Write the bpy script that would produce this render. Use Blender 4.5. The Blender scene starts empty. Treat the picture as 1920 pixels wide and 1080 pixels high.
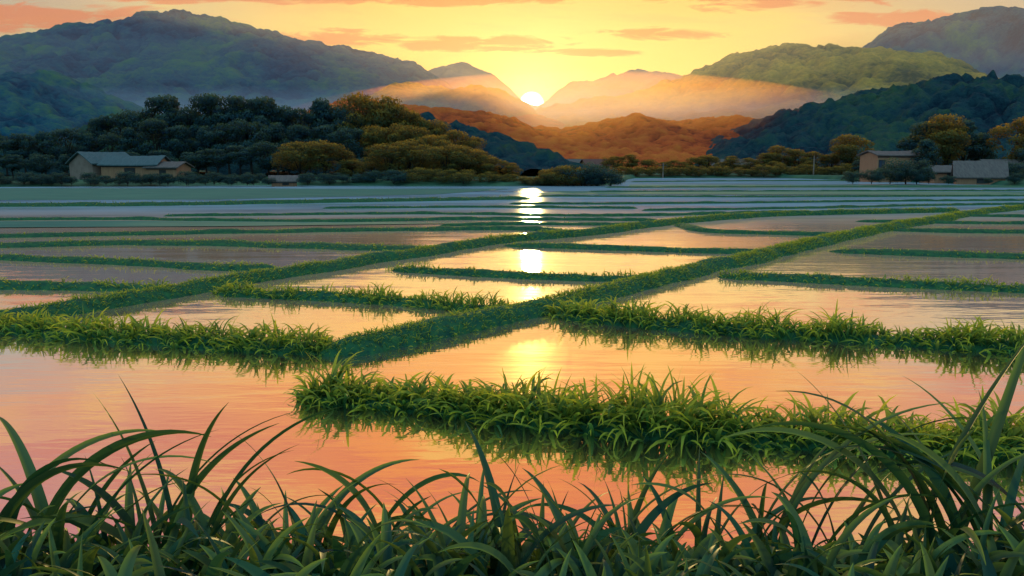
import bpy, math, random
import numpy as np
from mathutils import Vector
random.seed(7); rng=np.random.default_rng(7)
scene=bpy.context.scene
COL=scene.collection
# ------------------------------------------------------------------ camera
F=1663.0; CAMH=3.0; A=math.atan(240/F)
cam=bpy.data.cameras.new("camera"); camo=bpy.data.objects.new("camera",cam); COL.objects.link(camo)
cam.sensor_width=36; cam.lens=F/1920*36; cam.clip_start=0.05; cam.clip_end=20000
camo.location=(0,0,CAMH); camo.rotation_euler=(math.pi/2-A,0,0); scene.camera=camo
scene.view_settings.view_transform='Standard'; scene.view_settings.look='None'; scene.view_settings.exposure=0
def ray(px,py):
    x=(px-960)/F; v=-(py-540)/F
    return np.array([x, math.cos(A)+v*math.sin(A), -math.sin(A)+v*math.cos(A)])
def at(px,py,D):      # surveyed point at forward distance D
    d=ray(px,py); return np.array([0,0,CAMH])+d*(D/d[1])
def gnd(px,py,z=0.0): # surveyed point on the level z
    d=ray(px,py); return np.array([0,0,CAMH])+d*((z-CAMH)/d[2])
# ------------------------------------------------------------------ noise
def h2(ix,iy,s):
    n=(ix.astype(np.int64)*374761393+iy.astype(np.int64)*668265263+s*1442695041)&0x7fffffff
    n=((n^(n>>13))*1274126177)&0x7fffffff
    return ((n^(n>>16))&0xffff)/65535.0
def vn(x,y,s=0):
    x=np.asarray(x,float);y=np.asarray(y,float)
    ix=np.floor(x);iy=np.floor(y);fx=x-ix;fy=y-iy
    fx=fx*fx*(3-2*fx);fy=fy*fy*(3-2*fy)
    a=h2(ix,iy,s);b=h2(ix+1,iy,s);c=h2(ix,iy+1,s);d=h2(ix+1,iy+1,s)
    return (a*(1-fx)+b*fx)*(1-fy)+(c*(1-fx)+d*fx)*fy
def fbm(x,y,s=0,o=4):
    r=0;a=.5
    for i in range(o):
        r=r+a*vn(x*2**i,y*2**i,s+i*17);a*=.5
    return r
def domes(x,y,s=0):   # rounded tree-crown bumps
    ix=np.floor(x);iy=np.floor(y)
    hh=np.zeros(np.shape(x));cc=np.zeros(np.shape(x))
    for dx in(-1,0,1):
        for dy in(-1,0,1):
            cx=ix+dx;cy=iy+dy
            jx=cx+h2(cx,cy,s+1);jy=cy+h2(cx,cy,s+2)
            r=.5+.4*h2(cx,cy,s+3)
            d=((x-jx)**2+(y-jy)**2)/(r*r)
            v=np.sqrt(np.clip(1-d,0,1))*(.45+.55*h2(cx,cy,s+4))
            cc=np.where(v>hh,h2(cx,cy,s+5),cc);hh=np.maximum(hh,v)
    return hh,cc
# ------------------------------------------------------------------ helpers
def mesh_np(name,V,Fq,mat=None,col=None,smooth=True):
    V=np.asarray(V,np.float32);Fq=np.asarray(Fq,np.int32)
    me=bpy.data.meshes.new(name);n=Fq.shape[1]
    me.vertices.add(len(V));me.vertices.foreach_set("co",V.ravel())
    me.loops.add(Fq.size);me.loops.foreach_set("vertex_index",Fq.ravel())
    me.polygons.add(len(Fq));me.polygons.foreach_set("loop_start",np.arange(0,Fq.size,n,dtype=np.int32))
    try: me.polygons.foreach_set("loop_total",np.full(len(Fq),n,np.int32))
    except Exception: pass
    me.update(calc_edges=True)
    me.polygons.foreach_set("use_smooth",np.full(len(Fq),smooth))
    if col is not None:
        c=np.ones((len(V),4),np.float32);c[:,:col.shape[1]]=col
        at_=me.color_attributes.new("tint",'FLOAT_COLOR','POINT');at_.data.foreach_set("color",c.ravel())
    if mat: me.materials.append(mat)
    return me
def obj(name,me,parent=None,**k):
    o=bpy.data.objects.new(name,me);COL.objects.link(o)
    if parent: o.parent=parent
    for a,b in k.items(): o[a]=b
    return o
def grid_faces(nu,nv):
    i=np.arange(nu-1)[:,None]*nv+np.arange(nv-1)[None,:]
    i=i.ravel();return np.stack([i,i+nv,i+nv+1,i+1],1)
def S(r,g,b):
    f=lambda c:(c/255/12.92 if c/255<=.04045 else ((c/255+.055)/1.055)**2.4)
    return (f(r),f(g),f(b),1)
class NT:
    def __init__(s,nt): s.nt=nt
    def n(s,t,**k):
        o=s.nt.nodes.new(t)
        for a,b in k.items(): setattr(o,a,b)
        return o
    def l(s,a,b): s.nt.links.new(a,b)
    def m(s,op,a,b=None,c=None,clamp=False):
        o=s.n('ShaderNodeMath',operation=op,use_clamp=clamp)
        for i,v in enumerate((a,b,c)):
            if v is None: continue
            if isinstance(v,(int,float)): o.inputs[i].default_value=v
            else: s.l(v,o.inputs[i])
        return o.outputs[0]
    def ramp(s,fac,stops,interp='LINEAR'):
        o=s.n('ShaderNodeValToRGB');cr=o.color_ramp;cr.interpolation=interp
        while len(cr.elements)<len(stops): cr.elements.new(.5)
        for e,(p,c) in zip(cr.elements,stops): e.position=p;e.color=c
        s.l(fac,o.inputs[0]);return o.outputs[0]
    def mr(s,v,a,b,c=0,d=1,smooth=True):
        o=s.n('ShaderNodeMapRange',interpolation_type='SMOOTHSTEP' if smooth else 'LINEAR');s.l(v,o.inputs[0])
        for i,x in enumerate((a,b,c,d)): o.inputs[i+1].default_value=x
        return o.outputs[0]
    def mix(s,f,a,b,bt='MIX'):
        o=s.n('ShaderNodeMix',data_type='RGBA',blend_type=bt,clamp_factor=True)
        for i,v in ((0,f),(6,a),(7,b)):
            if isinstance(v,(int,float,tuple)): o.inputs[i].default_value=v
            else: s.l(v,o.inputs[i])
        return o.outputs[2]
    def noise(s,scale,detail=4,vec=None,rough=.55,dist=0):
        o=s.n('ShaderNodeTexNoise');o.inputs['Scale'].default_value=scale;o.inputs['Detail'].default_value=detail
        o.inputs['Roughness'].default_value=rough;o.inputs['Distortion'].default_value=dist
        if vec is not None: s.l(vec,o.inputs['Vector'])
        return o.outputs[0]
def newmat(name):
    m=bpy.data.materials.new(name);m.use_nodes=True;m.node_tree.nodes.clear();t=NT(m.node_tree)
    out=t.n('ShaderNodeOutputMaterial');return m,t,out
def world_pos(t,scl=(1,1,1)):
    g=t.n('ShaderNodeNewGeometry');mp=t.n('ShaderNodeMapping');mp.inputs['Scale'].default_value=scl
    t.l(g.outputs['Position'],mp.inputs['Vector']);return mp.outputs[0]
def foliage(name,dark,light,tip,trans=.4,rough=.55,tcol=None,spec=.35,tm=.5):
    m,t,out=newmat(name)
    a=t.n('ShaderNodeAttribute',attribute_name="tint")
    sp=t.n('ShaderNodeSeparateColor');t.l(a.outputs['Color'],sp.inputs[0])
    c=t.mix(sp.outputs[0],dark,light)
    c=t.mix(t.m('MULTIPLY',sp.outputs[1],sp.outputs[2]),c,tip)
    p=t.n('ShaderNodeBsdfPrincipled');t.l(c,p.inputs['Base Color']);p.inputs['Roughness'].default_value=rough
    p.inputs['Specular IOR Level'].default_value=spec
    tr=t.n('ShaderNodeBsdfTranslucent')
    tc=t.mix(tm,c,tcol or S(150,170,40));t.l(tc,tr.inputs[0])
    mx=t.n('ShaderNodeMixShader');mx.inputs[0].default_value=trans
    t.l(p.outputs[0],mx.inputs[1]);t.l(tr.outputs[0],mx.inputs[2]);t.l(mx.outputs[0],out.inputs[0]);return m
def simple(name,c1,c2,scale=3,rough=.8,bump=.0,scl=(1,1,1),metal=0):
    m,t,out=newmat(name);v=world_pos(t,scl);n=t.noise(scale,5,v)
    c=t.ramp(n,[(.3,c1),(.7,c2)])
    p=t.n('ShaderNodeBsdfPrincipled');t.l(c,p.inputs['Base Color']);p.inputs['Roughness'].default_value=rough
    p.inputs['Metallic'].default_value=metal;p.inputs['Specular IOR Level'].default_value=.2
    if bump:
        b=t.n('ShaderNodeBump');b.inputs['Strength'].default_value=bump;b.inputs['Distance'].default_value=.1
        t.l(n,b.inputs['Height']);t.l(b.outputs[0],p.inputs['Normal'])
    t.l(p.outputs[0],out.inputs[0]);return m
# ------------------------------------------------------------------ world
def sdir(el,az): return np.array([math.sin(az)*math.cos(el),math.cos(az)*math.cos(el),math.sin(el)])
SUN_AZ=math.atan((996-960)/F)
sd=sdir(math.atan((300-199)/F),SUN_AZ)
LAMP_EL=math.radians(5.4); ld=sdir(LAMP_EL,SUN_AZ)
w=bpy.data.worlds.new("World");scene.world=w;w.use_nodes=True;w.node_tree.nodes.clear();t=NT(w.node_tree)
wo=t.n('ShaderNodeOutputWorld');tc=t.n('ShaderNodeTexCoord');sx=t.n('ShaderNodeSeparateXYZ')
nrm=t.n('ShaderNodeVectorMath',operation='NORMALIZE');t.l(tc.outputs['Generated'],nrm.inputs[0]);t.l(nrm.outputs[0],sx.inputs[0])
X,Y,Z=sx.outputs
el=t.m('MAXIMUM',t.m('ARCSINE',Z),0.0); el01=t.m('DIVIDE',el,math.pi/2)
d=lambda deg:deg/90
TOP=(.50,1.2,1.7,1)
sunward=t.ramp(el01,[(0,S(250,192,66)),(d(5),S(252,212,88)),(d(8),S(249,208,104)),(d(11),S(250,188,88)),(d(15),S(248,156,70)),(d(22),S(244,138,72)),(d(30),S(232,126,92)),(d(48),(.40,.36,.60,1)),(1,TOP)])
side=t.ramp(el01,[(0,S(240,188,98)),(d(4),S(230,188,110)),(d(7),S(206,186,138)),(d(10.5),S(168,172,168)),(d(14),S(224,158,128)),(d(25),S(186,132,156)),(d(45),(.24,.33,.62,1)),(1,TOP)])
back=t.ramp(el01,[(0,(.16,.38,.58,1)),(d(20),(.27,.65,1.0,1)),(1,TOP)])
hl=t.m('SQRT',t.m('ADD',t.m('MULTIPLY',X,X),t.m('MULTIPLY',Y,Y)))
hd=t.m('DIVIDE',t.m('ADD',t.m('MULTIPLY',X,math.sin(SUN_AZ)),t.m('MULTIPLY',Y,math.cos(SUN_AZ))),t.m('MAXIMUM',hl,.001))
haz=t.m('ARCCOSINE',t.m('MINIMUM',hd,.9999))
base=t.mix(t.mr(haz,.14,.58),sunward,side);base=t.mix(t.mr(haz,.8,1.9),base,back)
ys=t.m('MAXIMUM',Y,.05);u=t.m('DIVIDE',X,ys);v=t.m('DIVIDE',Z,ys)
front=t.m('GREATER_THAN',Y,.1)
cv2=t.n('ShaderNodeCombineXYZ');t.l(t.m('MULTIPLY',u,3.5),cv2.inputs[0]);t.l(t.m('MULTIPLY',v,18),cv2.inputs[1])
c2=t.noise(1.0,6,cv2.outputs[0],.62,.6)
high=t.mr(v,.165,.24,.25,1)
base=t.mix(t.m('MULTIPLY',t.m('MULTIPLY',t.m('MULTIPLY',t.mr(c2,.5,.62),front),.5),high),base,S(214,106,92))
base=t.mix(t.m('MULTIPLY',t.m('MULTIPLY',t.mr(c2,.5,.34),front),.55),base,S(255,214,104))
dt=t.m('ADD',t.m('ADD',t.m('MULTIPLY',X,float(sd[0])),t.m('MULTIPLY',Y,float(sd[1]))),t.m('MULTIPLY',Z,float(sd[2])))
ang=t.m('ARCCOSINE',t.m('MINIMUM',dt,.999999))
def glow(k,st,c):
    e=t.m('MULTIPLY',t.m('EXPONENT',t.m('MULTIPLY',ang,-1/k)),st)
    vm=t.n('ShaderNodeVectorMath',operation='SCALE');vm.inputs[0].default_value=c[:3];t.l(e,vm.inputs['Scale']);return vm.outputs[0]
def add(a,b):
    o=t.n('ShaderNodeVectorMath',operation='ADD');t.l(a,o.inputs[0]);t.l(b,o.inputs[1]);return o.outputs[0]
base=add(base,glow(.08,.26,(.9,.8,.24)))
cv=t.n('ShaderNodeCombineXYZ');t.l(t.m('MULTIPLY',u,14),cv.inputs[0]);t.l(t.m('MULTIPLY',v,80),cv.inputs[1])
cn=t.noise(1.0,7,cv.outputs[0],.62,.7)
mask=None
for (ui,vi,ai,bi) in [(-.033,.127,.11,.009),(.162,.136,.075,.008),(.28,.177,.14,.016),(-.19,.131,.09,.010),(.41,.152,.08,.010),(-.54,.155,.14,.018),(.08,.117,.07,.005),(-.1,.172,.18,.006),(.05,.184,.10,.005),(-.35,.174,.15,.006)]:
    e=t.m('ADD',t.m('POWER',t.m('ABSOLUTE',t.m('DIVIDE',t.m('SUBTRACT',u,ui),ai)),2),t.m('POWER',t.m('ABSOLUTE',t.m('DIVIDE',t.m('SUBTRACT',v,vi),bi)),2))
    e=t.m('SUBTRACT',1,e)
    mask=e if mask is None else t.m('MAXIMUM',mask,e)
mask=t.m('MAXIMUM',mask,-1.6)
mrr=t.mr(t.m('ADD',mask,t.m('MULTIPLY',t.m('SUBTRACT',cn,.5),5)),-.05,.8)
cf=t.m('MULTIPLY',t.m('MULTIPLY',mrr,front),.9)
base=t.mix(cf,base,t.mix(t.mr(haz,.05,.35),S(232,138,56),S(224,132,84)))
tot=add(base,glow(.026,1.3,(1,.8,.35)))
vm=t.n('ShaderNodeVectorMath',operation='SCALE');vm.inputs[0].default_value=(1,.88,.6);t.l(t.mr(ang,.0145,.010,0,16),vm.inputs['Scale'])
tot=add(tot,vm.outputs[0])
bg=t.n('ShaderNodeBackground');t.l(tot,bg.inputs[0]);bg.inputs[1].default_value=.95
sky=t.n('ShaderNodeTexSky',sky_type='NISHITA',sun_disc=False,sun_elevation=LAMP_EL,sun_rotation=SUN_AZ)
bg2=t.n('ShaderNodeBackground');t.l(sky.outputs[0],bg2.inputs[0]);bg2.inputs[1].default_value=.01
ad=t.n('ShaderNodeAddShader');t.l(bg.outputs[0],ad.inputs[0]);t.l(bg2.outputs[0],ad.inputs[1]);t.l(ad.outputs[0],wo.inputs[0])
sl=bpy.data.lights.new("sun",'SUN');sl.energy=4.0;sl.angle=math.radians(1.1);sl.color=(1,.58,.18)
so=bpy.data.objects.new("sun",sl);COL.objects.link(so);so.rotation_euler=Vector(ld).to_track_quat('Z','Y').to_euler()
# ------------------------------------------------------------------ materials
def hillmat(name,c1,c2,c3,sc):
    m,t,out=newmat(name);v=world_pos(t)
    a=t.n('ShaderNodeAttribute',attribute_name="tint");sp=t.n('ShaderNodeSeparateColor');t.l(a.outputs['Color'],sp.inputs[0])
    n=t.noise(sc,6,v,.7);n2=t.noise(sc*.05,3,v)
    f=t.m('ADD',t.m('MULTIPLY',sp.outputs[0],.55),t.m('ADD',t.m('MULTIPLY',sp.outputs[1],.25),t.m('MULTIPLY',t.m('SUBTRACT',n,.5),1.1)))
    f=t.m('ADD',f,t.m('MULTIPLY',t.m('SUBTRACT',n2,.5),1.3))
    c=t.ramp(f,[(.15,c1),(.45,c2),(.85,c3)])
    p=t.n('ShaderNodeBsdfPrincipled');t.l(c,p.inputs['Base Color']);p.inputs['Roughness'].default_value=.9
    p.inputs['Specular IOR Level'].default_value=.1
    b=t.n('ShaderNodeBump');b.inputs['Strength'].default_value=1;b.inputs['Distance'].default_value=2.2
    t.l(n,b.inputs['Height']);t.l(b.outputs[0],p.inputs['Normal']);t.l(p.outputs[0],out.inputs[0]);return m
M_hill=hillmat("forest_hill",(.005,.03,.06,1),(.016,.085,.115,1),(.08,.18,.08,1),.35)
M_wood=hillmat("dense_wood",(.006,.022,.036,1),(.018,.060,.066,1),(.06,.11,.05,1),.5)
M_hill2=hillmat("sunglow_forest_hill",(.09,.075,.02,1),(.34,.20,.03,1),(.68,.36,.04,1),.35)  # golden evening light on the hills is put into the base colour
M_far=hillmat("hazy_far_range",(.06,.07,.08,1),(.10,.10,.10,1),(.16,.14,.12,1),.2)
M_hill3=hillmat("sunset_glow_ridge",(.22,.022,.012,1),(.66,.09,.018,1),(.80,.18,.025,1),.25)  # red-orange base colour paints in the sunset glow on the ridge
M_ground=simple("grassy_earth",(.02,.07,.04,1),(.06,.13,.055,1),.4,.95)
M_rice=simple("rice_field",(.03,.12,.085,1),(.08,.20,.12,1),.8,.9,.3,(.25,2,1))
M_bank=simple("mossy_earth",(.010,.055,.032,1),(.04,.13,.035,1),6,.95,.6)
M_water,t,out=newmat("paddy_water")
wp=t.n('ShaderNodeNewGeometry');ws_=t.n('ShaderNodeSeparateXYZ');t.l(wp.outputs['Position'],ws_.inputs[0])
n1=t.noise(.7,4,world_pos(t,(.35,1.3,1)));n2=t.noise(6,3,world_pos(t,(.4,1.3,1)))
hsum=t.m('ADD',t.m('MULTIPLY',n1,1.0),t.m('MULTIPLY',n2,.06))
b=t.n('ShaderNodeBump');b.inputs['Strength'].default_value=.36;b.inputs['Distance'].default_value=.035;t.l(hsum,b.inputs['Height'])
gl=t.n('ShaderNodeBsdfGlossy');gl.inputs['Color'].default_value=(.98,.92,.90,1);t.l(t.mr(ws_.outputs[1],16,50,.03,.075),gl.inputs['Roughness']);t.l(b.outputs[0],gl.inputs['Normal'])
gl2=t.n('ShaderNodeBsdfGlossy');gl2.inputs['Color'].default_value=(.98,.80,.5,1);gl2.inputs['Roughness'].default_value=.26;t.l(b.outputs[0],gl2.inputs['Normal'])
mg=t.n('ShaderNodeMixShader');t.l(t.mr(ws_.outputs[1],10,30,.05,.015),mg.inputs[0]);t.l(gl.outputs[0],mg.inputs[1]);t.l(gl2.outputs[0],mg.inputs[2])
n3=t.noise(.12,4,world_pos(t,(.5,1.6,1)))
df=t.n('ShaderNodeBsdfDiffuse');dc=t.mix(t.mr(ws_.outputs[1],11,20),(.12,.07,.05,1),(.80,.42,.24,1));t.l(t.mix(t.mr(ws_.outputs[1],36,60),dc,(.26,.33,.36,1)),df.inputs[0])  # peach at mid distance paints a sky reflection into the diffuse colour
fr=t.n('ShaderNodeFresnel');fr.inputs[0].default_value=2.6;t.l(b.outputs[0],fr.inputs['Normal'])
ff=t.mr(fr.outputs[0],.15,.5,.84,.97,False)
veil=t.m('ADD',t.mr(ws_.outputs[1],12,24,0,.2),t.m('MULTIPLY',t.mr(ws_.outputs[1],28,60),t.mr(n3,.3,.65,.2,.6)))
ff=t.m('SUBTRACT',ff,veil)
mx=t.n('ShaderNodeMixShader');t.l(ff,mx.inputs[0]);t.l(df.outputs[0],mx.inputs[1]);t.l(mg.outputs[0],mx.inputs[2]);t.l(mx.outputs[0],out.inputs[0])
M_grass=foliage("bank_grass",(.005,.065,.050,1),(.035,.19,.055,1),(1.0,.74,.03,1),.58,.6,S(150,195,40),.15,.3)  # golden tip colour paints sunlight onto the blade ends
M_fg=foliage("broad_grass",(.003,.028,.030,1),(.014,.085,.046,1),(.42,.38,.03,1),.3,.5,S(60,110,30),.15)  # yellow tip colour paints thin sun rims on the blades
M_leafA=foliage("shaded_leaves",(.004,.016,.034,1),(.018,.066,.078,1),(.16,.16,.05,1),.24,.7,None,.1)  # leaves of the shaded trees, shade put into the darker colour
M_leafB=foliage("lit_leaves",(.012,.048,.034,1),(.10,.13,.035,1),(1.0,.42,.03,1),.48,.7,S(200,140,30),.1)  # sunlit version of the leaves, golden rim light put into the tip colour
M_bark=simple("bark",(.02,.015,.012,1),(.05,.035,.025,1),8,.9)
# ------------------------------------------------------------------ ground and water
def sheet(name,x0,x1,y0,y1,z,mat,**k):
    me=mesh_np(name,[(x0,y0,z),(x1,y0,z),(x1,y1,z),(x0,y1,z)],[(0,1,2,3)],mat,smooth=False);return obj(name,me,**k)
sheet("ground",-9000,9000,-200,16000,-.30,M_ground,kind="structure",label="dark earth ground reaching the horizon",category="ground")
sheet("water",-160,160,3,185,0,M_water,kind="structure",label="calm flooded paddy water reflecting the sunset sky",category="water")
def poly(name,pts,z,mat,**k):
    V=[(p[0],p[1],z) for p in pts];me=bpy.data.meshes.new(name);me.from_pydata(V,[],[list(range(len(V)))]);me.materials.append(mat);return obj(name,me,**k)
xs=np.linspace(-420,420,281);ys=np.concatenate([np.linspace(0,60,41),np.linspace(66,360,60)])
GX=np.repeat(xs[:,None],len(ys),1)
shore=np.interp(xs,[-420,-60,-30,-8,6,13,20,45,60,420],[92,98,104,103,104,108,150,150,104,100])+2*vn(xs/6,xs*0,3)
GY=shore[:,None]+ys[None,:]
GZ=-.2+.6*np.clip((GY-shore[:,None])/2.5,0,1)+.25*fbm(GX/6,GY/6,4)
V=np.stack([GX,GY,GZ],-1).reshape(-1,3)
obj("terrain",mesh_np("terrain",V,grid_faces(len(xs),len(ys)),M_ground),kind="structure",label="low grassy land behind the paddies",category="ground")
def quadpx(name,pp,z,mat,**k): return poly(name,[gnd(a,b,z) for a,b in pp],z,mat,**k)
for i,pp in enumerate([[(-500,376),(400,374),(820,364),(960,354),(-500,352)],[(1180,352),(2300,352),(2300,347),(1180,346)],[(1000,364),(2300,366),(2300,360),(1050,358)],[(-300,428),(420,424),(900,418),(300,414),(-300,415)]]):
    quadpx("field",pp,.02+.004*i,M_rice,kind="structure",label="young green rice field strip",category="field")
# ------------------------------------------------------------------ hills
def hill(pts,D,depth,mat,label,bs=8,ba=3,step=2.0,taper=(0,0)):
    P=np.array([at(px,py,D) for px,py in pts]);x0,x1=P[0,0],P[-1,0]
    nx=int((x1-x0)/step)+1;ny=int(depth*1.5/step)+1
    x=np.linspace(x0,x1,nx)
    xf=np.interp(x,P[:,0],P[:,2]);k=max(1,int((x1-x0)/len(P)/step*.35));ker=np.hanning(2*k+3);ker/=ker.sum()
    xp=np.pad(xf,(k+1,k+1),mode='edge');cz=np.convolve(xp,ker,'valid')[:nx]
    tp=np.ones(nx)
    if taper[0]: tp*=np.sqrt(np.clip((x-x0)/taper[0],0,1))
    if taper[1]: tp*=np.sqrt(np.clip((x1-x)/taper[1],0,1))
    v=np.linspace(-1,.5,ny);XX=np.repeat(x[:,None],ny,1);YY=D+depth*np.repeat(v[None,:],nx,0)
    sh=1-np.abs(v)**1.35;sh=np.clip(sh,0,1)
    spur=fbm(XX/(depth*.3),YY/(depth*.6),int(D)%97,4)-.47
    wgt=4*np.abs(v)*(1-np.abs(v))
    H=(cz-ba*.6)[:,None]*(sh[None,:]*(1+1.1*spur*wgt[None,:]))
    wx=XX+bs*.6*(vn(XX/bs,YY/bs,41)-.5);wy=YY+bs*.6*(vn(XX/bs,YY/bs,42)-.5)
    d1,c1=domes(wx/bs,wy/bs,int(D));d2,c2=domes(wx/bs*2.2,wy/bs*2.2,int(D)+5);d3,c3=domes(wx/bs*4.5,wy/bs*4.5,int(D)+9)
    H+=ba*.75*d1*np.clip(sh*4,0,1)[None,:]+ba*.45*d2+ba*.22*d3
    H+=ba*.3*(fbm(XX/bs*4,YY/bs*4,5)-.5)
    H=H*tp[:,None]
    V=np.stack([XX,YY,H-.5],-1).reshape(-1,3)
    col=np.stack([np.clip(d1*.5+d2*.35+d3*.25,0,1),c1*.5+c2*.5,c2],-1).reshape(-1,3)  # crown tops lighter and gaps darker: canopy shading painted into the tint
    return obj("hill",mesh_np("hill",V,grid_faces(nx,ny),mat,col),kind="structure",label=label,category="hill")
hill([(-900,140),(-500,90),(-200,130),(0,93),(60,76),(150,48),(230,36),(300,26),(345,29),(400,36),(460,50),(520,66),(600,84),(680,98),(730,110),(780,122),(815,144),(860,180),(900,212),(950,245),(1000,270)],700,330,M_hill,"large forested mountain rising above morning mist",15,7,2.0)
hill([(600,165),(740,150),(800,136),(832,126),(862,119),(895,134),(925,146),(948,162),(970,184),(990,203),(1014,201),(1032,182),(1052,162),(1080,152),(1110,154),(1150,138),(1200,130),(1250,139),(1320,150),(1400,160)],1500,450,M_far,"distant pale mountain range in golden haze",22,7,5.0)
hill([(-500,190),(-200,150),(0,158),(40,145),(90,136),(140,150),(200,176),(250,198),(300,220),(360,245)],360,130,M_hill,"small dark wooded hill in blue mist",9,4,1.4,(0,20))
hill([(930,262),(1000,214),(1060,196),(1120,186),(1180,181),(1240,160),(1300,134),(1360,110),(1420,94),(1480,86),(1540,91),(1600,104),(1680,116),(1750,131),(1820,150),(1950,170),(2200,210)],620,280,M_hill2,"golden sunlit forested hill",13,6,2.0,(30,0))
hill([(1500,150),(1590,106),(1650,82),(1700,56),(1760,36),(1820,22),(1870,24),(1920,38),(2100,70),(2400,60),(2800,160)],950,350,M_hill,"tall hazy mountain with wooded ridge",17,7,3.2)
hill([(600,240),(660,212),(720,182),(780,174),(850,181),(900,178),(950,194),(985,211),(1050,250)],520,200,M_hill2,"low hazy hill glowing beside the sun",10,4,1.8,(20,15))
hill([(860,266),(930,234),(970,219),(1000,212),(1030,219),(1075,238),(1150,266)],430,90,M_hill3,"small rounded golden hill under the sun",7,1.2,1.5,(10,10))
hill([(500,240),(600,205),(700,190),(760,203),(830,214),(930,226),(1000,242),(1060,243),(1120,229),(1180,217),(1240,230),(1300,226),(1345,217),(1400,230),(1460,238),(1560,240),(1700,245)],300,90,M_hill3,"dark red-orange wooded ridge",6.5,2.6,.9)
hill([(1240,305),(1320,275),(1400,248),(1430,232),(1500,208),(1560,200),(1620,180),(1680,176),(1720,158),(1800,146),(1850,141),(1920,152),(2050,170),(2300,150),(2600,200)],245,62,M_wood,"dark wooded hillside of dense trees",7.5,5,.9,(12,0))
hill([(-600,250),(-200,255),(0,275),(80,270),(160,265),(200,250),(260,238),(320,232),(400,226),(480,222),(560,228),(640,226),(700,222),(760,228),(820,236),(900,250),(960,270),(1030,292),(1110,315)],175,38,M_wood,"dark wooded rise behind the farm",7,4,.8,(0,8))
# ------------------------------------------------------------------ banks
BG=dict(b=[],az=[],L=[],l0=[],bd=[],w=[])
def bank(pp,wd,h,glen=.15,dens=120,gw=.012,label="grassy earth bank between flooded paddies"):
    P=np.array([gnd(a,b,.1)[:2] for a,b in pp])
    Q=np.vstack([2*P[0]-P[1],P,2*P[-1]-P[-2]]);out=[]
    for i in range(1,len(Q)-2):
        n=12
        for k in range(n):
            s=k/n;p0,p1,p2,p3=Q[i-1:i+3]
            out.append(.5*((2*p1)+(-p0+p2)*s+(2*p0-5*p1+4*p2-p3)*s*s+(-p0+3*p1-3*p2+p3)*s**3))
    out.append(P[-1]);C=np.array(out)
    seg=np.r_[0,np.cumsum(np.linalg.norm(np.diff(C,axis=0),axis=1))];L=seg[-1]
    dmin=C[:,1].min();st=max(.10,dmin/150)
    s=np.linspace(0,L,int(L/st)+2);cx=np.interp(s,seg,C[:,0]);cy=np.interp(s,seg,C[:,1])
    tx=np.gradient(cx);ty=np.gradient(cy);ln=np.hypot(tx,ty);nx_,ny_=-ty/ln,tx/ln
    cap=np.sqrt(np.clip(np.minimum(s,L-s)/(wd*.5),0.02,1))
    K=11;q=np.linspace(-1,1,K)
    hw=wd*.5*cap*(1+.30*(vn(s*1.1,s*0,3)-.5)+.22*(vn(s*4,s*0,9)-.5))
    off=.16*(vn(s*.5,s*0,6)-.5)*2
    GXx=cx[:,None]+nx_[:,None]*(q[None,:]*hw[:,None]+off[:,None]);GYy=cy[:,None]+ny_[:,None]*(q[None,:]*hw[:,None]+off[:,None])
    prof=(1-np.abs(q)**2.4)
    GZz=-.12+(h+.12)*prof[None,:]*(cap[:,None]**.5)*(1+.25*(vn(s*1.5,s*0,5)-.5))[:,None]+.035*(fbm(GXx*5,GYy*5,7)-.5)*2
    V=np.stack([GXx,GYy,GZz],-1).reshape(-1,3)
    obj("paddy_bank",mesh_np("paddy_bank",V,grid_faces(len(s),K),M_bank),kind="structure",label=label,category="bank")
    N=int(L*dens)
    if N:
        fs=rng.random(N)*(len(s)-1.001);i=fs.astype(int)
        qq=rng.uniform(-.9,.9,N)
        bx=cx[i]+nx_[i]*(qq*hw[i]+off[i])+rng.normal(0,st*.4,N)*tx[i]/ln[i];by=cy[i]+ny_[i]*(qq*hw[i]+off[i])+rng.normal(0,st*.4,N)*ty[i]/ln[i]
        bz=-.12+(h+.12)*(1-np.abs(qq)**2.4)*cap[i]**.5-.03
        BG['b'].append(np.stack([bx,by,bz],1));az=np.arctan2(ny_[i]*qq,nx_[i]*qq)+rng.normal(0,1.2,N);BG['az'].append(az)
        patch=.4+1.2*vn(bx*1.8,by*1.8,11)
        BG['L'].append(glen*rng.uniform(.5,1.35,N)*patch);BG['l0'].append(rng.uniform(0,.7,N)+.35*np.abs(qq));BG['bd'].append(rng.uniform(.8,2.4,N));BG['w'].append(gw*rng.uniform(.6,1.4,N))
bank([(565,736),(700,744),(850,756),(1000,773),(1200,790),(1400,804),(1600,816),(1800,827),(2050,838),(2500,850)],.7,.13,.42,320,.042,"lush grassy bank end reaching into flooded paddy")
bank([(-500,572),(-200,590),(0,607),(150,622),(300,632),(450,641),(560,648),(640,650)],.8,.14,.34,240,.038,"bank edged with long sunlit grass")
bank([(1030,582),(1200,600),(1400,614),(1600,625),(1780,637),(1900,645),(2100,655)],.8,.14,.38,240,.038,"bank edged with long sunlit grass")
bank([(600,656),(700,642),(820,615),(940,588),(1060,563),(1150,543),(1280,512),(1420,480),(1560,448),(1700,420),(1820,401),(1930,388),(2300,362)],1.0,.25,.12,420,.018,"long diagonal grass-covered footpath bank")
bank([(-300,640),(0,598),(130,575),(300,548),(450,523),(600,501),(780,473),(950,448),(1100,436),(1250,417),(1400,404),(1600,398),(1800,394)],1.0,.23,.12,320,.018,"long diagonal grass-covered footpath bank")
bank([(400,543),(520,549),(640,553),(760,560),(880,570),(1000,578)],.85,.14,.26,200,.03)
bank([(730,500),(860,507),(1000,513),(1120,517),(1230,516)],.95,.14,.15,120,.027)
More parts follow.
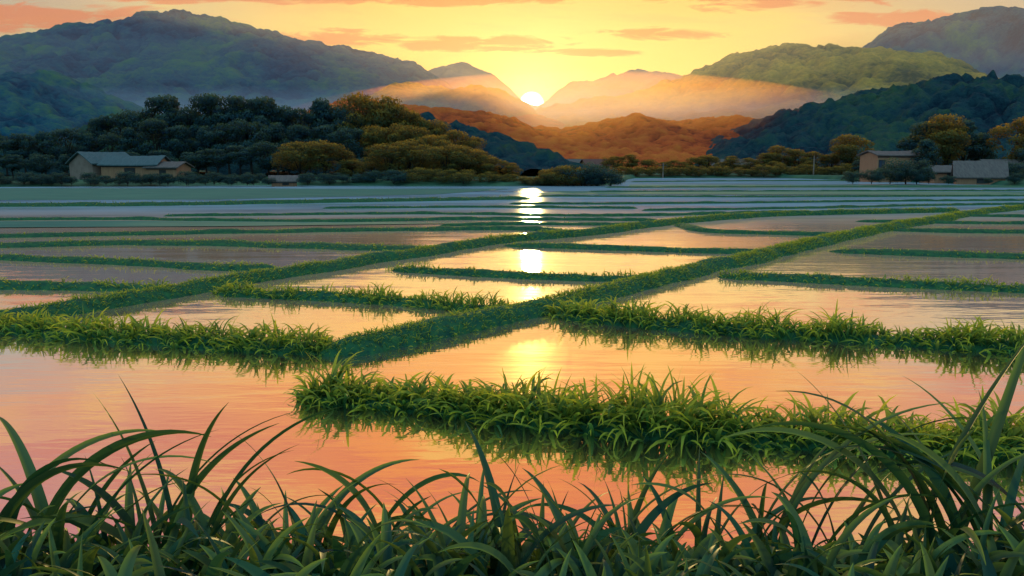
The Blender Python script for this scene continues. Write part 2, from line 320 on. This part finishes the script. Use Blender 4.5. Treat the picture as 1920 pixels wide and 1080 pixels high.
bank([(1340,512),(1500,519),(1700,528),(1900,536),(2200,548)],1.1,.15,.17,120,.028)
bank([(-200,470),(50,480),(250,489),(400,497),(520,502)],1.15,.14,.12,80,.026)
bank([(-200,525),(0,530),(180,532),(350,537)],1.2,.15,.15,100,.026)
bank([(-300,452),(0,456),(250,452),(500,455),(700,461),(850,462)],1.8,.14,.11,70,.03)
bank([(940,456),(1100,460),(1300,466),(1450,470)],1.3,.14,.1,80,.025)
bank([(1550,466),(1700,471),(1920,477),(2200,484)],1.5,.14,.1,80,.025)
bank([(1660,428),(1800,431),(2000,432)],1.4,.14,.08,50,.03)
bank([(1270,418),(1330,430),(1450,434),(1580,438)],1.2,.14,.08,50,.03)
bank([(-300,442),(100,438),(500,431),(800,427),(1000,427),(1080,437)],1.4,.14,.08,40,.03)
bank([(-300,388),(0,384),(300,382),(600,377),(900,372),(1000,371)],2.2,.22,.14,25,.04)
for pp in [[(-300,412),(200,408),(600,412),(900,408),(1240,410)],[(300,402),(800,398),(1150,402),(1500,394)],[(1200,392),(1500,388),(1800,382),(2300,378)],
    [(950,380),(1300,379),(1700,375),(2300,371)],[(600,388),(900,386),(1200,388)],[(1000,366),(1500,367),(2300,364)],[(1100,358),(1500,357),(2300,355)],[(1800,402),(2000,404),(2300,404)],
    [(1600,412),(1800,415),(1990,416)],[(820,420),(1000,417),(1200,419)],[(1130,350),(1500,349),(2200,348)],[(1180,340),(1450,338),(1620,338)],[(1150,333),(1400,332),(1650,332)]]:
    bank(pp,1.1 if pp[0][1]>352 else 1.6,.13,.07,18,.04)
# ------------------------------------------------------------------ blades
def blades(b,az,L,l0,bd,w,seg,fold=True,tipamt=None):
    N=len(L);tt=np.linspace(0,1,seg+1)
    th=l0[:,None]+bd[:,None]*tt[None,:]**1.4
    ds=(L/seg)[:,None];sr=np.cumsum(np.sin(th)*ds,1);sz=np.cumsum(np.cos(th)*ds,1)
    sr=np.c_[np.zeros(N),sr[:,:-1]];sz=np.c_[np.zeros(N),sz[:,:-1]]
    ca,sa=np.cos(az)[:,None],np.sin(az)[:,None]
    side=rng.normal(0,.08,N)[:,None]*L[:,None]*tt[None,:]**2
    px=b[:,0:1]+ca*sr-sa*side;py=b[:,1:2]+sa*sr+ca*side;pz=b[:,2:3]+sz
    wt=(np.minimum(1,.55+tt*1.6)*np.clip(1-tt**2.2,0,1)**.8)
    wt[-1]=.03;ww=w[:,None]*wt[None,:]*.5
    tw=(rng.normal(0,.6,N))[:,None]*(.4+tt[None,:])
    nxv=-np.cos(th)*ca;nyv=-np.cos(th)*sa;nzv=np.sin(th)
    wx=-sa*np.cos(tw)+nxv*np.sin(tw);wy=ca*np.cos(tw)+nyv*np.sin(tw);wz=nzv*np.sin(tw)
    nc=3 if fold else 2
    V=np.zeros((N,seg+1,nc,3))
    cs=[-1,0,1] if fold else [-1,1]
    for k,c in enumerate(cs):
        V[:,:,k,0]=px+wx*ww*c;V[:,:,k,1]=py+wy*ww*c;V[:,:,k,2]=pz+wz*ww*c
        if c==0: V[:,:,k,0]-=nxv*ww*.35;V[:,:,k,1]-=nyv*ww*.35;V[:,:,k,2]-=nzv*ww*.35
    base=(np.arange(N)*(seg+1)*nc)[:,None,None];r=(np.arange(seg)*nc)[None,:,None];c=np.arange(nc-1)[None,None,:]
    i=(base+r+c).ravel();Fq=np.stack([i,i+1,i+nc+1,i+nc],1)
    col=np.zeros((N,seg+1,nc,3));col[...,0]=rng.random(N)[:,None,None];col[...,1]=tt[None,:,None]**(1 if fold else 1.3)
    col[...,2]=(rng.random(N)**(1.0 if fold else .6))[:,None,None]
    if fold: col[:,:,2,2]=np.clip(col[:,:,2,2]*1.9,0,1);col[:,:,0,2]*=.5;col[:,:,1,2]*=.4  # one edge takes more tip colour, a painted sun rim
    return V.reshape(-1,3),Fq,col.reshape(-1,3)
B={k:np.concatenate(v_) for k,v_ in BG.items()}
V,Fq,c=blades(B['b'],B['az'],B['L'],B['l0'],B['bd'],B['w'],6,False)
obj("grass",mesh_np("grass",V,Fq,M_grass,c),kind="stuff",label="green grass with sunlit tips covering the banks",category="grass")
def zb(y,x=0): 
    s=np.clip((y-3.3)/(6.1-3.3),0,1);return 1.25*(1-s*s*(3-2*s))-.12*s
xs=np.linspace(-9,9,121);ys=np.linspace(-3,6.4,80);GX=np.repeat(xs[:,None],80,1);GY=np.repeat(ys[None,:],121,0)
GZ=zb(GY)+.12*(fbm(GX*1.2,GY*1.2,8)-.5)
obj("embankment",mesh_np("embankment",np.stack([GX,GY,GZ],-1).reshape(-1,3),grid_faces(121,80),M_bank),kind="structure",label="raised earth embankment under dense tall grass",category="bank")
def fgset(N,x0,x1,y0,y1,Lr,wr,l0=(.05,.6),bd=(.6,2.1)):
    x=rng.uniform(x0,x1,N);y=rng.uniform(y0,y1,N)
    return [np.stack([x,y,zb(y)-.05],1),rng.uniform(0,2*math.pi,N),rng.uniform(*Lr,N)*(.6+.8*vn(x*1.6,y*1.6,21)),rng.uniform(*l0,N),rng.uniform(*bd,N),rng.uniform(*wr,N)]
sets=[fgset(3600,-5,5,3.0,5.7,(.27,.43),(.035,.07)),fgset(450,-5,5,3.4,4.9,(.42,.66),(.035,.065),(.05,.4),(.9,2.0))]
a_=[np.concatenate([s_[i] for s_ in sets]) for i in range(6)]
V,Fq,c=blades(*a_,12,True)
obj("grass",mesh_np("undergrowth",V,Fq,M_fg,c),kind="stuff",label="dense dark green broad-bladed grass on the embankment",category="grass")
def tuft(px,D,n,Lr,wr,lean=None,azr=None,bd=(.9,2.1),label="tuft of tall arching dark green grass"):
    x=(px-960)/F*D*1.02;y=D
    N=n;b=np.stack([rng.normal(0,.09,N),rng.normal(0,.07,N),np.full(N,-.05)],1)
    az=(np.arange(N)*math.pi+rng.normal(0,.6,N)) if azr is None else np.array([azr[i%len(azr)] for i in range(N)])+rng.normal(0,.2,N)
    l0=rng.uniform(.02,.4,N) if lean is None else rng.uniform(*lean,N)
    V,Fq,c=blades(b,az,rng.uniform(*Lr,N)*1.27,l0,rng.uniform(*bd,N),rng.uniform(*wr,N)*1.5,20,True)
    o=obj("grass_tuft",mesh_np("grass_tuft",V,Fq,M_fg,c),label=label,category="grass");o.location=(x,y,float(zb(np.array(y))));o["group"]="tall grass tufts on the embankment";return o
R,Lf=0.0,math.pi
for px,D,n,Lr,wr in [(-60,4.0,5,(.8,1.0),(.03,.045)),(40,4.0,5,(.75,.95),(.03,.045)),(120,4.1,5,(.5,.75),(.03,.045)),(200,4.2,4,(.5,.75),(.03,.045)),(300,4.1,5,(.7,.92),(.03,.045)),(390,4.0,5,(.6,.8),(.03,.045)),
    (480,4.2,4,(.45,.7),(.03,.04)),(590,4.3,5,(.6,.82),(.03,.04)),(700,4.3,6,(.6,.82),(.03,.04)),(800,4.4,5,(.5,.72),(.025,.04)),(900,4.5,4,(.35,.6),(.025,.035)),
    (1010,4.4,4,(.45,.65),(.025,.035)),(1130,4.1,4,(.55,.75),(.03,.04)),(1190,4.4,5,(.5,.75),(.025,.035)),(1260,4.3,5,(.5,.78),(.025,.04)),(1370,4.3,5,(.6,.82),(.025,.04)),(1480,4.3,5,(.6,.88),(.025,.04)),
    (1560,4.3,5,(.6,.88),(.025,.04)),(1640,4.4,5,(.7,.95),(.025,.04)),(1760,4.0,6,(.75,.95),(.03,.045)),(1850,4.0,6,(.7,.95),(.03,.045)),(1930,3.9,6,(.75,.95),(.03,.045)),(1990,4.2,6,(.8,1.0),(.03,.045))]:
    tuft(px,D,n,Lr,wr)
few="few tall arching dark grass blades"
tuft(300,4.2,2,(.85,.9),(.03,.04),(.0,.1),[Lf],(.5,.8),few)
tuft(330,4.2,2,(.95,1.0),(.03,.04),(.15,.3),[R],(1.2,1.5),few)
tuft(-30,4.0,2,(1.0,1.05),(.035,.045),(.15,.3),[R],(1.4,1.8),few)
tuft(1430,4.2,2,(1.1,1.2),(.033,.042),(.12,.22),[R],(1.4,1.7),few)
tuft(1500,4.2,2,(.95,1.05),(.033,.042),(.1,.2),[R],(1.6,1.9),few)
tuft(1750,4.1,2,(1.22,1.3),(.036,.045),(.28,.36),[R],(.25,.4),"tall leaning dark grass blades")
tuft(1800,4.1,3,(1.1,1.2),(.035,.045),(.15,.3),[Lf],(1.4,1.8),few)
tuft(1850,4.1,2,(1.0,1.1),(.035,.045),(.2,.35),[Lf],(1.2,1.6),few)
tuft(1950,4.1,3,(.95,1.1),(.03,.045),(.25,.45),[Lf],(1.3,1.9),few)
# ------------------------------------------------------------------ trees
def tube(path,rad,n=7):
    V=[];Fc=[]
    for (p,r) in zip(path,rad):
        for k in range(n):
            a=2*math.pi*k/n;V.append((p[0]+r*math.cos(a),p[1]+r*math.sin(a),p[2]))
    for i in range(len(path)-1):
        for k in range(n): Fc.append((i*n+k,i*n+(k+1)%n,(i+1)*n+(k+1)%n,(i+1)*n+k))
    return V,Fc
def tree_mesh(seed,mat,cw=4.2,cb=3.0,ch=10,nc=26,cr=1.5,leaf=.34,per=150,shape='round'):
    r=np.random.default_rng(seed);V=[];Fc=[];C=[];cents=[]
    for k in range(nc):
        for _ in range(30):
            p=r.uniform(-1,1,3)
            if .25<np.linalg.norm(p)<1: break
        p=p/np.linalg.norm(p)*np.linalg.norm(p)**.5
        z=cb+cr*.6+(ch-cb-cr*1.3)*(p[2]*.5+.5)
        rx=cw*(1.0 if shape!='cone' else (1.15-.75*(p[2]*.5+.5)))
        cents.append((p[0]*rx*.85,p[1]*rx*.85,z,cr*r.uniform(.5,1.25)*(1 if shape!='cone' else .8)))
    for (cx,cy,cz,rr) in cents:
        n=int(per*(rr/cr)**2)
        dn=r.normal(0,1,(n,3));dn[:,2]=dn[:,2]*.8+.25;dn/=np.linalg.norm(dn,axis=1)[:,None]
        ctr=np.array([cx,cy,cz])+dn*(rr*r.uniform(.7,1.08,n))[:,None]*np.array([1.15,1.15,.75])
        nn=dn+r.normal(0,.45,(n,3));nn/=np.linalg.norm(nn,axis=1)[:,None]
        a=np.cross(nn,r.normal(0,1,(n,3)));a/=np.linalg.norm(a,axis=1)[:,None];b2=np.cross(nn,a)
        sz=(leaf*r.uniform(.6,1.3,n))[:,None]*.5
        q=np.stack([ctr-a*sz,ctr-b2*sz*.6,ctr+a*sz,ctr+b2*sz*.6],1)
        V.append(q.reshape(-1,3));tone=np.clip(r.uniform(0,1)*.4+.5*(dn[:,2]+.35)+r.normal(0,.12,n),0,1)  # upward-facing leaves get lighter tint, light from above painted in
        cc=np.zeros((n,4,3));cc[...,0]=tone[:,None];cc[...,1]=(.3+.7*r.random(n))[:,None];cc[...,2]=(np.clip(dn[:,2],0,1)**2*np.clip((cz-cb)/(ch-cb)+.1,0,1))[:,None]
        C.append(cc.reshape(-1,3))
    V=np.concatenate(V);C=np.concatenate(C);Fq=np.arange(len(V)).reshape(-1,4)
    crown=mesh_np("crown",V,Fq,mat,C,smooth=False)
    top=cb+(ch-cb)*.6;path=[(0,0,-.5),(.06,0,cb*.5),(.12,.08,cb),(.0,.1,top)]
    TV,TF=tube(path,[.32,.24,.2,.07])
    for (cx,cy,cz,rr) in cents[::3]:
        s_=np.array([.1,.06,min(cz-.4,cb*.9+r.uniform(0,1.2))]);e=np.array([cx,cy,cz]);mid=(s_+e)/2+np.array([0,0,-.2])
        v2,f2=tube([s_,mid,e],[.12,.08,.03],5);o=len(TV);TV+=v2;TF+=[tuple(i+o for i in f) for f in f2]
    return crown,mesh_np("trunk",TV,TF,M_bark)
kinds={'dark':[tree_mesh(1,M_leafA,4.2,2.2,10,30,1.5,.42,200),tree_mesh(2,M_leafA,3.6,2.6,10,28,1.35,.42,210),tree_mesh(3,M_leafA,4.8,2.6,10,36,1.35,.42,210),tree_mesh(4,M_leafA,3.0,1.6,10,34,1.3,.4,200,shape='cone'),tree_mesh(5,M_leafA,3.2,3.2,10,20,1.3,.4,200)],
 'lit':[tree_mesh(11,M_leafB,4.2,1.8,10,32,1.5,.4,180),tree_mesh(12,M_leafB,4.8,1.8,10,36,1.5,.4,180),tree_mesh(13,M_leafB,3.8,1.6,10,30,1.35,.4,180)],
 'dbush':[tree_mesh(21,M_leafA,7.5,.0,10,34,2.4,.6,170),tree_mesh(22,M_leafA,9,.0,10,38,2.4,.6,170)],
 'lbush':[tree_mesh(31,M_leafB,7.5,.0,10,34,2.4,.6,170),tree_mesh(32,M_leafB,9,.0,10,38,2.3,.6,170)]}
def place(kind,px,top,D,z0=.2,ws=1.0,label=None):
    p=at(px,top,D);h=max(.6,p[2]-z0)*1.04;k=random.choice(kinds[kind])
    nm="shrub" if 'bush' in kind else "tree"
    e=bpy.data.objects.new(nm,None);COL.objects.link(e);e.location=(p[0],D+random.uniform(-1,1),z0)
    s_=h/10;e.scale=(s_*ws,s_*ws,s_);e.rotation_euler=(0,0,random.uniform(0,6.28));e.empty_display_size=.3
    e["label"]=label or {'dark':"dark green broadleaf tree in shade",'lit':"green tree with golden sunlit leaves",'dbush':"dark rounded shrub beside the field",'lbush':"bushy shrub with warm sunlit leaves"}[kind]
    e["category"]="shrub" if 'bush' in kind else "tree"
    e["group"]={'dark':"trees of the dark wood",'lit':"sunlit trees by the fields",'dbush':"shrubs along the field edge",'lbush':"sunlit shrubs along the field edge"}[kind]
    c=bpy.data.objects.new("crown",k[0]);COL.objects.link(c);c.parent=e
    t_=bpy.data.objects.new("trunk",k[1]);COL.objects.link(t_);t_.parent=e
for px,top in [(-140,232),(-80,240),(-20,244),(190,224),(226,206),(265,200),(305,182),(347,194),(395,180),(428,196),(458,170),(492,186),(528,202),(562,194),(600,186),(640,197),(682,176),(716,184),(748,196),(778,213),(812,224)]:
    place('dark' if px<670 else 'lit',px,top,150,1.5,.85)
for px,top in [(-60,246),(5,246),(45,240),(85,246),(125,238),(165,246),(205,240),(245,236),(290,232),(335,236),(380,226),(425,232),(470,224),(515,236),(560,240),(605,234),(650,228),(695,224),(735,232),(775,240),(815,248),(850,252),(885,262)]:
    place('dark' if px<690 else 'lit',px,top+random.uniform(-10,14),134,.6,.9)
for px,top in [(20,290),(70,286),(120,290),(180,288),(370,282),(410,275),(450,268),(500,262),(540,275),(240,285),(300,283)]: place('dark',px,top,123,.4,1.2)
for px,top in [(560,266),(605,262),(640,284)]: place('lit',px,top,114,.3,1.3)
for px,top,D in [(660,300,114),(700,300,112),(725,268,110),(765,264,112),(800,254,116),(838,270,110),(870,274,111),(900,284,110),(930,296,109),(958,306,110)]: place('lit',px,top,D,.2,1.3)
for px,top in [(580,326),(620,322),(660,324),(700,320),(740,318),(785,312),(830,315),(870,318),(915,322),(955,325),(985,330)]: place('lbush' if px>780 else 'dbush',px,top,106,.2,1.3)
for px,top in [(1035,318),(1062,308),(1092,303),(1120,312),(1145,324),(1015,328),(998,332),(1075,326),(1110,328)]: place('lbush' if px<1080 else 'dbush',px,top,104,-.1,1.2)
for px in range(-120,600,20):
    if 500<px<565: continue
    place('dbush',px+random.uniform(-6,6),random.uniform(320,332),102,.2,1.1)
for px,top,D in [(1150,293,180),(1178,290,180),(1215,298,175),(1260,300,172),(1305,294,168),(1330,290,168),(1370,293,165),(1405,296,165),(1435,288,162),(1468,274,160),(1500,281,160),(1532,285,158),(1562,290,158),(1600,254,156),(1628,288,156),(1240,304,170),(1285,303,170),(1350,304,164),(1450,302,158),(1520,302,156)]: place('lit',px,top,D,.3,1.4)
for px in range(1170,1600,24): place('lbush',px+random.uniform(-6,6),random.uniform(306,314),152,.2,1.1)
for px,top,D in [(1735,232,135),(1775,218,132),(1815,226,134),(1850,250,135),(1905,224,130),(1960,215,130)]: place('lit' if px in(1775,1905) else 'dark',px,top,D,.3,1.1)
for px,top,D in [(1600,318,108),(1632,318,108),(1668,310,109),(1700,294,110),(1722,308,108),(1745,322,108),(1780,328,106),(1900,300,118),(1905,324,106),(1940,310,110),(1990,300,110),(1860,334,104)]: place('dbush',px,top,D,.2,1.0)
for px,top,D in [(1850,290,150),(1760,290,150),(1700,280,155),(2020,230,140),(1940,262,122),(1735,262,122),(1620,300,135)]: place('dark',px,top,D,.3,1.2)
# ------------------------------------------------------------------ buildings
M_wall=simple("plaster_wall",(.22,.13,.09,1),(.32,.20,.14,1),1.2,.85,.2)
M_wall2=simple("timber_wall",(.34,.14,.07,1),(.46,.21,.10,1),2,.85,.3,(6,6,.5))
M_roof=simple("weathered_roof",(.06,.09,.085,1),(.10,.13,.12,1),2,.9,.4,(5,.6,1))
M_roof3=simple("brown_grey_roof",(.10,.07,.06,1),(.18,.13,.10,1),2,.9,.4,(5,.6,1))
M_roof2=simple("red_tile_roof",(.12,.04,.03,1),(.2,.08,.05,1),2,.8,.4,(5,.6,1))
M_dark=simple("dark_timber",(.03,.025,.022,1),(.06,.05,.04,1),4,.7)
M_glass=simple("window_glass",(.03,.04,.05,1),(.05,.06,.08,1),1,.15)
def box(x0,x1,y0,y1,z0,z1):
    V=[(x0,y0,z0),(x1,y0,z0),(x1,y1,z0),(x0,y1,z0),(x0,y0,z1),(x1,y0,z1),(x1,y1,z1),(x0,y1,z1)]
    return V,[(0,3,2,1),(4,5,6,7),(0,1,5,4),(1,2,6,5),(2,3,7,6),(3,0,4,7)]
def boxobj(name,parent,mat,*bs,label=None):
    V=[];Fc=[]
    for b_ in bs:
        v_,f_=box(*b_);o=len(V);V+=v_;Fc+=[tuple(i+o for i in q) for q in f_]
    ob=obj(name,mesh_np(name,V,Fc,mat,smooth=False),parent)
    if label: ob["label"]=label
    return ob
def building(px,pybase,D,W,Dp,Hw,Hr,rot,wallm,roofm,label,axis='x',over=.35,curve=0,detail=True,z0=.25,nwin=3):
    p=at(px,pybase,D);e=bpy.data.objects.new("farm_building" if detail else "house",None);COL.objects.link(e);e.location=(p[0],D,z0);e.rotation_euler=(0,0,rot)
    e["label"]=label;e["category"]="building";e.empty_display_size=.5
    a,b_=W/2,Dp/2
    V=[(-a,-b_,-.3),(a,-b_,-.3),(a,b_,-.3),(-a,b_,-.3),(-a,-b_,Hw),(a,-b_,Hw),(a,b_,Hw),(-a,b_,Hw),(-a,0,Hw+Hr),(a,0,Hw+Hr)]
    me=bpy.data.meshes.new("wall");me.from_pydata(V,[],[(0,1,5,4),(2,3,7,6),(1,2,6,9,5),(3,0,4,8,7)]);me.materials.append(wallm);obj("wall",me,e)
    n=max(8,int(W*2));V=[];Fc=[]
    for sgn in(-1,1):
        for lay in(0,1):
            off=.03+.12*lay
            for i in range(n+1):
                x=-a-over+(W+2*over)*i/n;rib=.03*(i%2)*lay
                sag=curve*(abs(x)/a)**2
                V.append((x,0,Hw+Hr+off+rib+sag));V.append((x,sgn*(b_+over)*.55,Hw+Hr*(.42)+off+rib+sag*.8));V.append((x,sgn*(b_+over),Hw-over*Hr/b_*.8+off+rib+sag*.6))
        o=len(V)-2*(n+1)*3;m_=(n+1)*3
        for i in range(n):
            for k in(0,1):
                q=o+i*3+k
                Fc.append((q,q+3,q+4,q+1));Fc.append((q+m_,q+1+m_,q+4+m_,q+3+m_))
            q=o+i*3+2;Fc.append((q,q+3,q+3+m_,q+m_))
        for i in(0,n):
            for k in(0,1): q=o+i*3+k;Fc.append((q,q+1,q+1+m_,q+m_))
    obj("roof",mesh_np("roof",V,Fc,roofm,smooth=False),e)
    if detail:
        boxobj("door",e,M_dark,(-a*.15,a*.15+.3,-b_-.05,-b_+.02,-.1,min(2.0,Hw*.85)))
        for i in range(nwin):
            x=-a*.8+i*(W*.8)/max(1,nwin-1) if nwin>1 else a*.5
            if abs(x)<W*.13: continue
            wn=boxobj("window",e,M_glass,(x-.4,x+.4,-b_-.03,-b_+.02,Hw*.42,Hw*.8))
            boxobj("frame",wn,M_dark,(x-.47,x-.4,-b_-.06,-b_+.01,Hw*.40,Hw*.84),(x+.4,x+.47,-b_-.06,-b_+.01,Hw*.40,Hw*.84),(x-.4,x+.4,-b_-.06,-b_+.01,Hw*.8,Hw*.84),(x-.03,x+.03,-b_-.06,-b_+.01,Hw*.42,Hw*.8))
        boxobj("eave_beam",e,M_dark,(-a,a,-b_-.08,-b_-.002,Hw-.22,Hw-.08))
    return e
building(194,338,116,6.0,5.0,2.3,1.3,1.0,M_wall,M_roof,"gabled muted farmhouse with grey-green roof behind hedge",curve=.05,nwin=1)
building(258,338,114,7.0,4.5,2.1,1.0,-.05,M_wall2,M_roof,"low orange-tan timber barn wing with grey-green roof",curve=.08,nwin=0)
building(318,338,113,4.0,3.6,1.8,.6,-.15,M_wall2,M_roof3,"small lean-to timber shed beside barn",nwin=0)
building(533,346,103,2.8,2.2,.35,.5,.25,M_wall2,M_roof3,"tiny tan field shed with grey roof",nwin=0)
building(1668,318,124,6.4,4.5,3.3,.5,.15,M_wall2,M_roof3,"orange-tan two-storey barn with shallow roof among trees",curve=.1,nwin=2)
building(1835,336,112,5.4,5,.7,1.8,-.4,M_wall2,M_roof3,"low old shed with steep striped pale brown roof",nwin=0)
building(1765,332,118,4.0,3.4,1.2,.7,.1,M_wall2,M_roof3,"small brown-roofed outbuilding beside tree",nwin=1)
building(1880,318,128,6.5,4,1.8,.9,.1,M_wall,M_roof3,"low brown-roofed farmhouse half hidden by trees",nwin=2)
for px,D,W,rm,r in [(975,190,6,M_roof2,.2),(1005,182,5,M_roof2,-.3),(1030,190,6,M_roof2,.1),(1058,184,5,M_roof3,.4),(1085,192,6,M_roof3,-.1),(1115,186,5,M_roof2,.3),(1365,178,7,M_roof3,.05),(1398,180,6,M_roof3,.2)]:
    o=building(px,300,D,W,4,1.6,1.2,r,M_wall2,rm,"small distant village house with "+("red" if rm is M_roof2 else "grey")+" roof",detail=False);o["group"]="village houses below the hills"
def pole(px,D,h,label):
    p=at(px,330,D);e=bpy.data.objects.new("utility_pole",None);COL.objects.link(e);e.location=(p[0],D,.1);e["label"]=label;e["category"]="pole"
    V,Fc=tube([(0,0,-.3),(0,0,h*.5),(0,0,h)],[.13,.11,.09],8);obj("post",mesh_np("post",V,Fc,M_wall),e)
    boxobj("crossarm",e,M_dark,(-.7,.7,.09,.17,h-.5,h-.4));boxobj("insulator",e,M_wall,(-.62,-.54,.1,.16,h-.4,h-.28),(.54,.62,.1,.16,h-.4,h-.28))
pole(1243,150,2.4,"short pale post at the field edge");pole(1525,148,3.6,"slim pale utility pole by the field road")
# ------------------------------------------------------------------ haze (scattering air, one mist tinted with sunset glow)
def vmat(name,dens,col,g):
    m,t,out=newmat(name)
    s_=t.n('ShaderNodeVolumeScatter');s_.inputs['Color'].default_value=col;s_.inputs['Density'].default_value=dens;s_.inputs['Anisotropy'].default_value=g
    t.l(s_.outputs[0],out.inputs['Volume']);return m
def haze(name,x0,x1,y0,y1,z0,z1,dens,col,g,label):
    V,Fc=box(x0,x1,y0,y1,z0,z1)
    obj(name,mesh_np(name,V,Fc,vmat(name,dens,col,g),smooth=False),kind="structure",label=label,category="haze")
haze("haze",-1500,1500,262,2300,-.2,80,.0006,(.75,.88,1,1),.5,"thin evening haze filling the valley")
haze("mist",-1200,1200,330,1400,-.15,30,.0038,(.70,.88,1,1),.05,"low mist lying at the foot of the hills")
import bmesh
def blob(loc,scl,dens,col,g,label):
    bm=bmesh.new();bmesh.ops.create_uvsphere(bm,u_segments=32,v_segments=16,radius=1)
    me=bpy.data.meshes.new("mist");bm.to_mesh(me);bm.free();me.materials.append(vmat("glow_tinted_mist",dens,col,g))
    o=obj("mist",me,kind="structure",label=label,category="haze");o.location=loc;o.scale=scl
blob((25,340,0),(135,130,34),.0045,(1,.42,.09,1),.64,"mist tinted orange with sunset glow in the gap")  # added mist, its orange scatter colour carries the sunset glow
print("OBJ",len(bpy.data.objects))
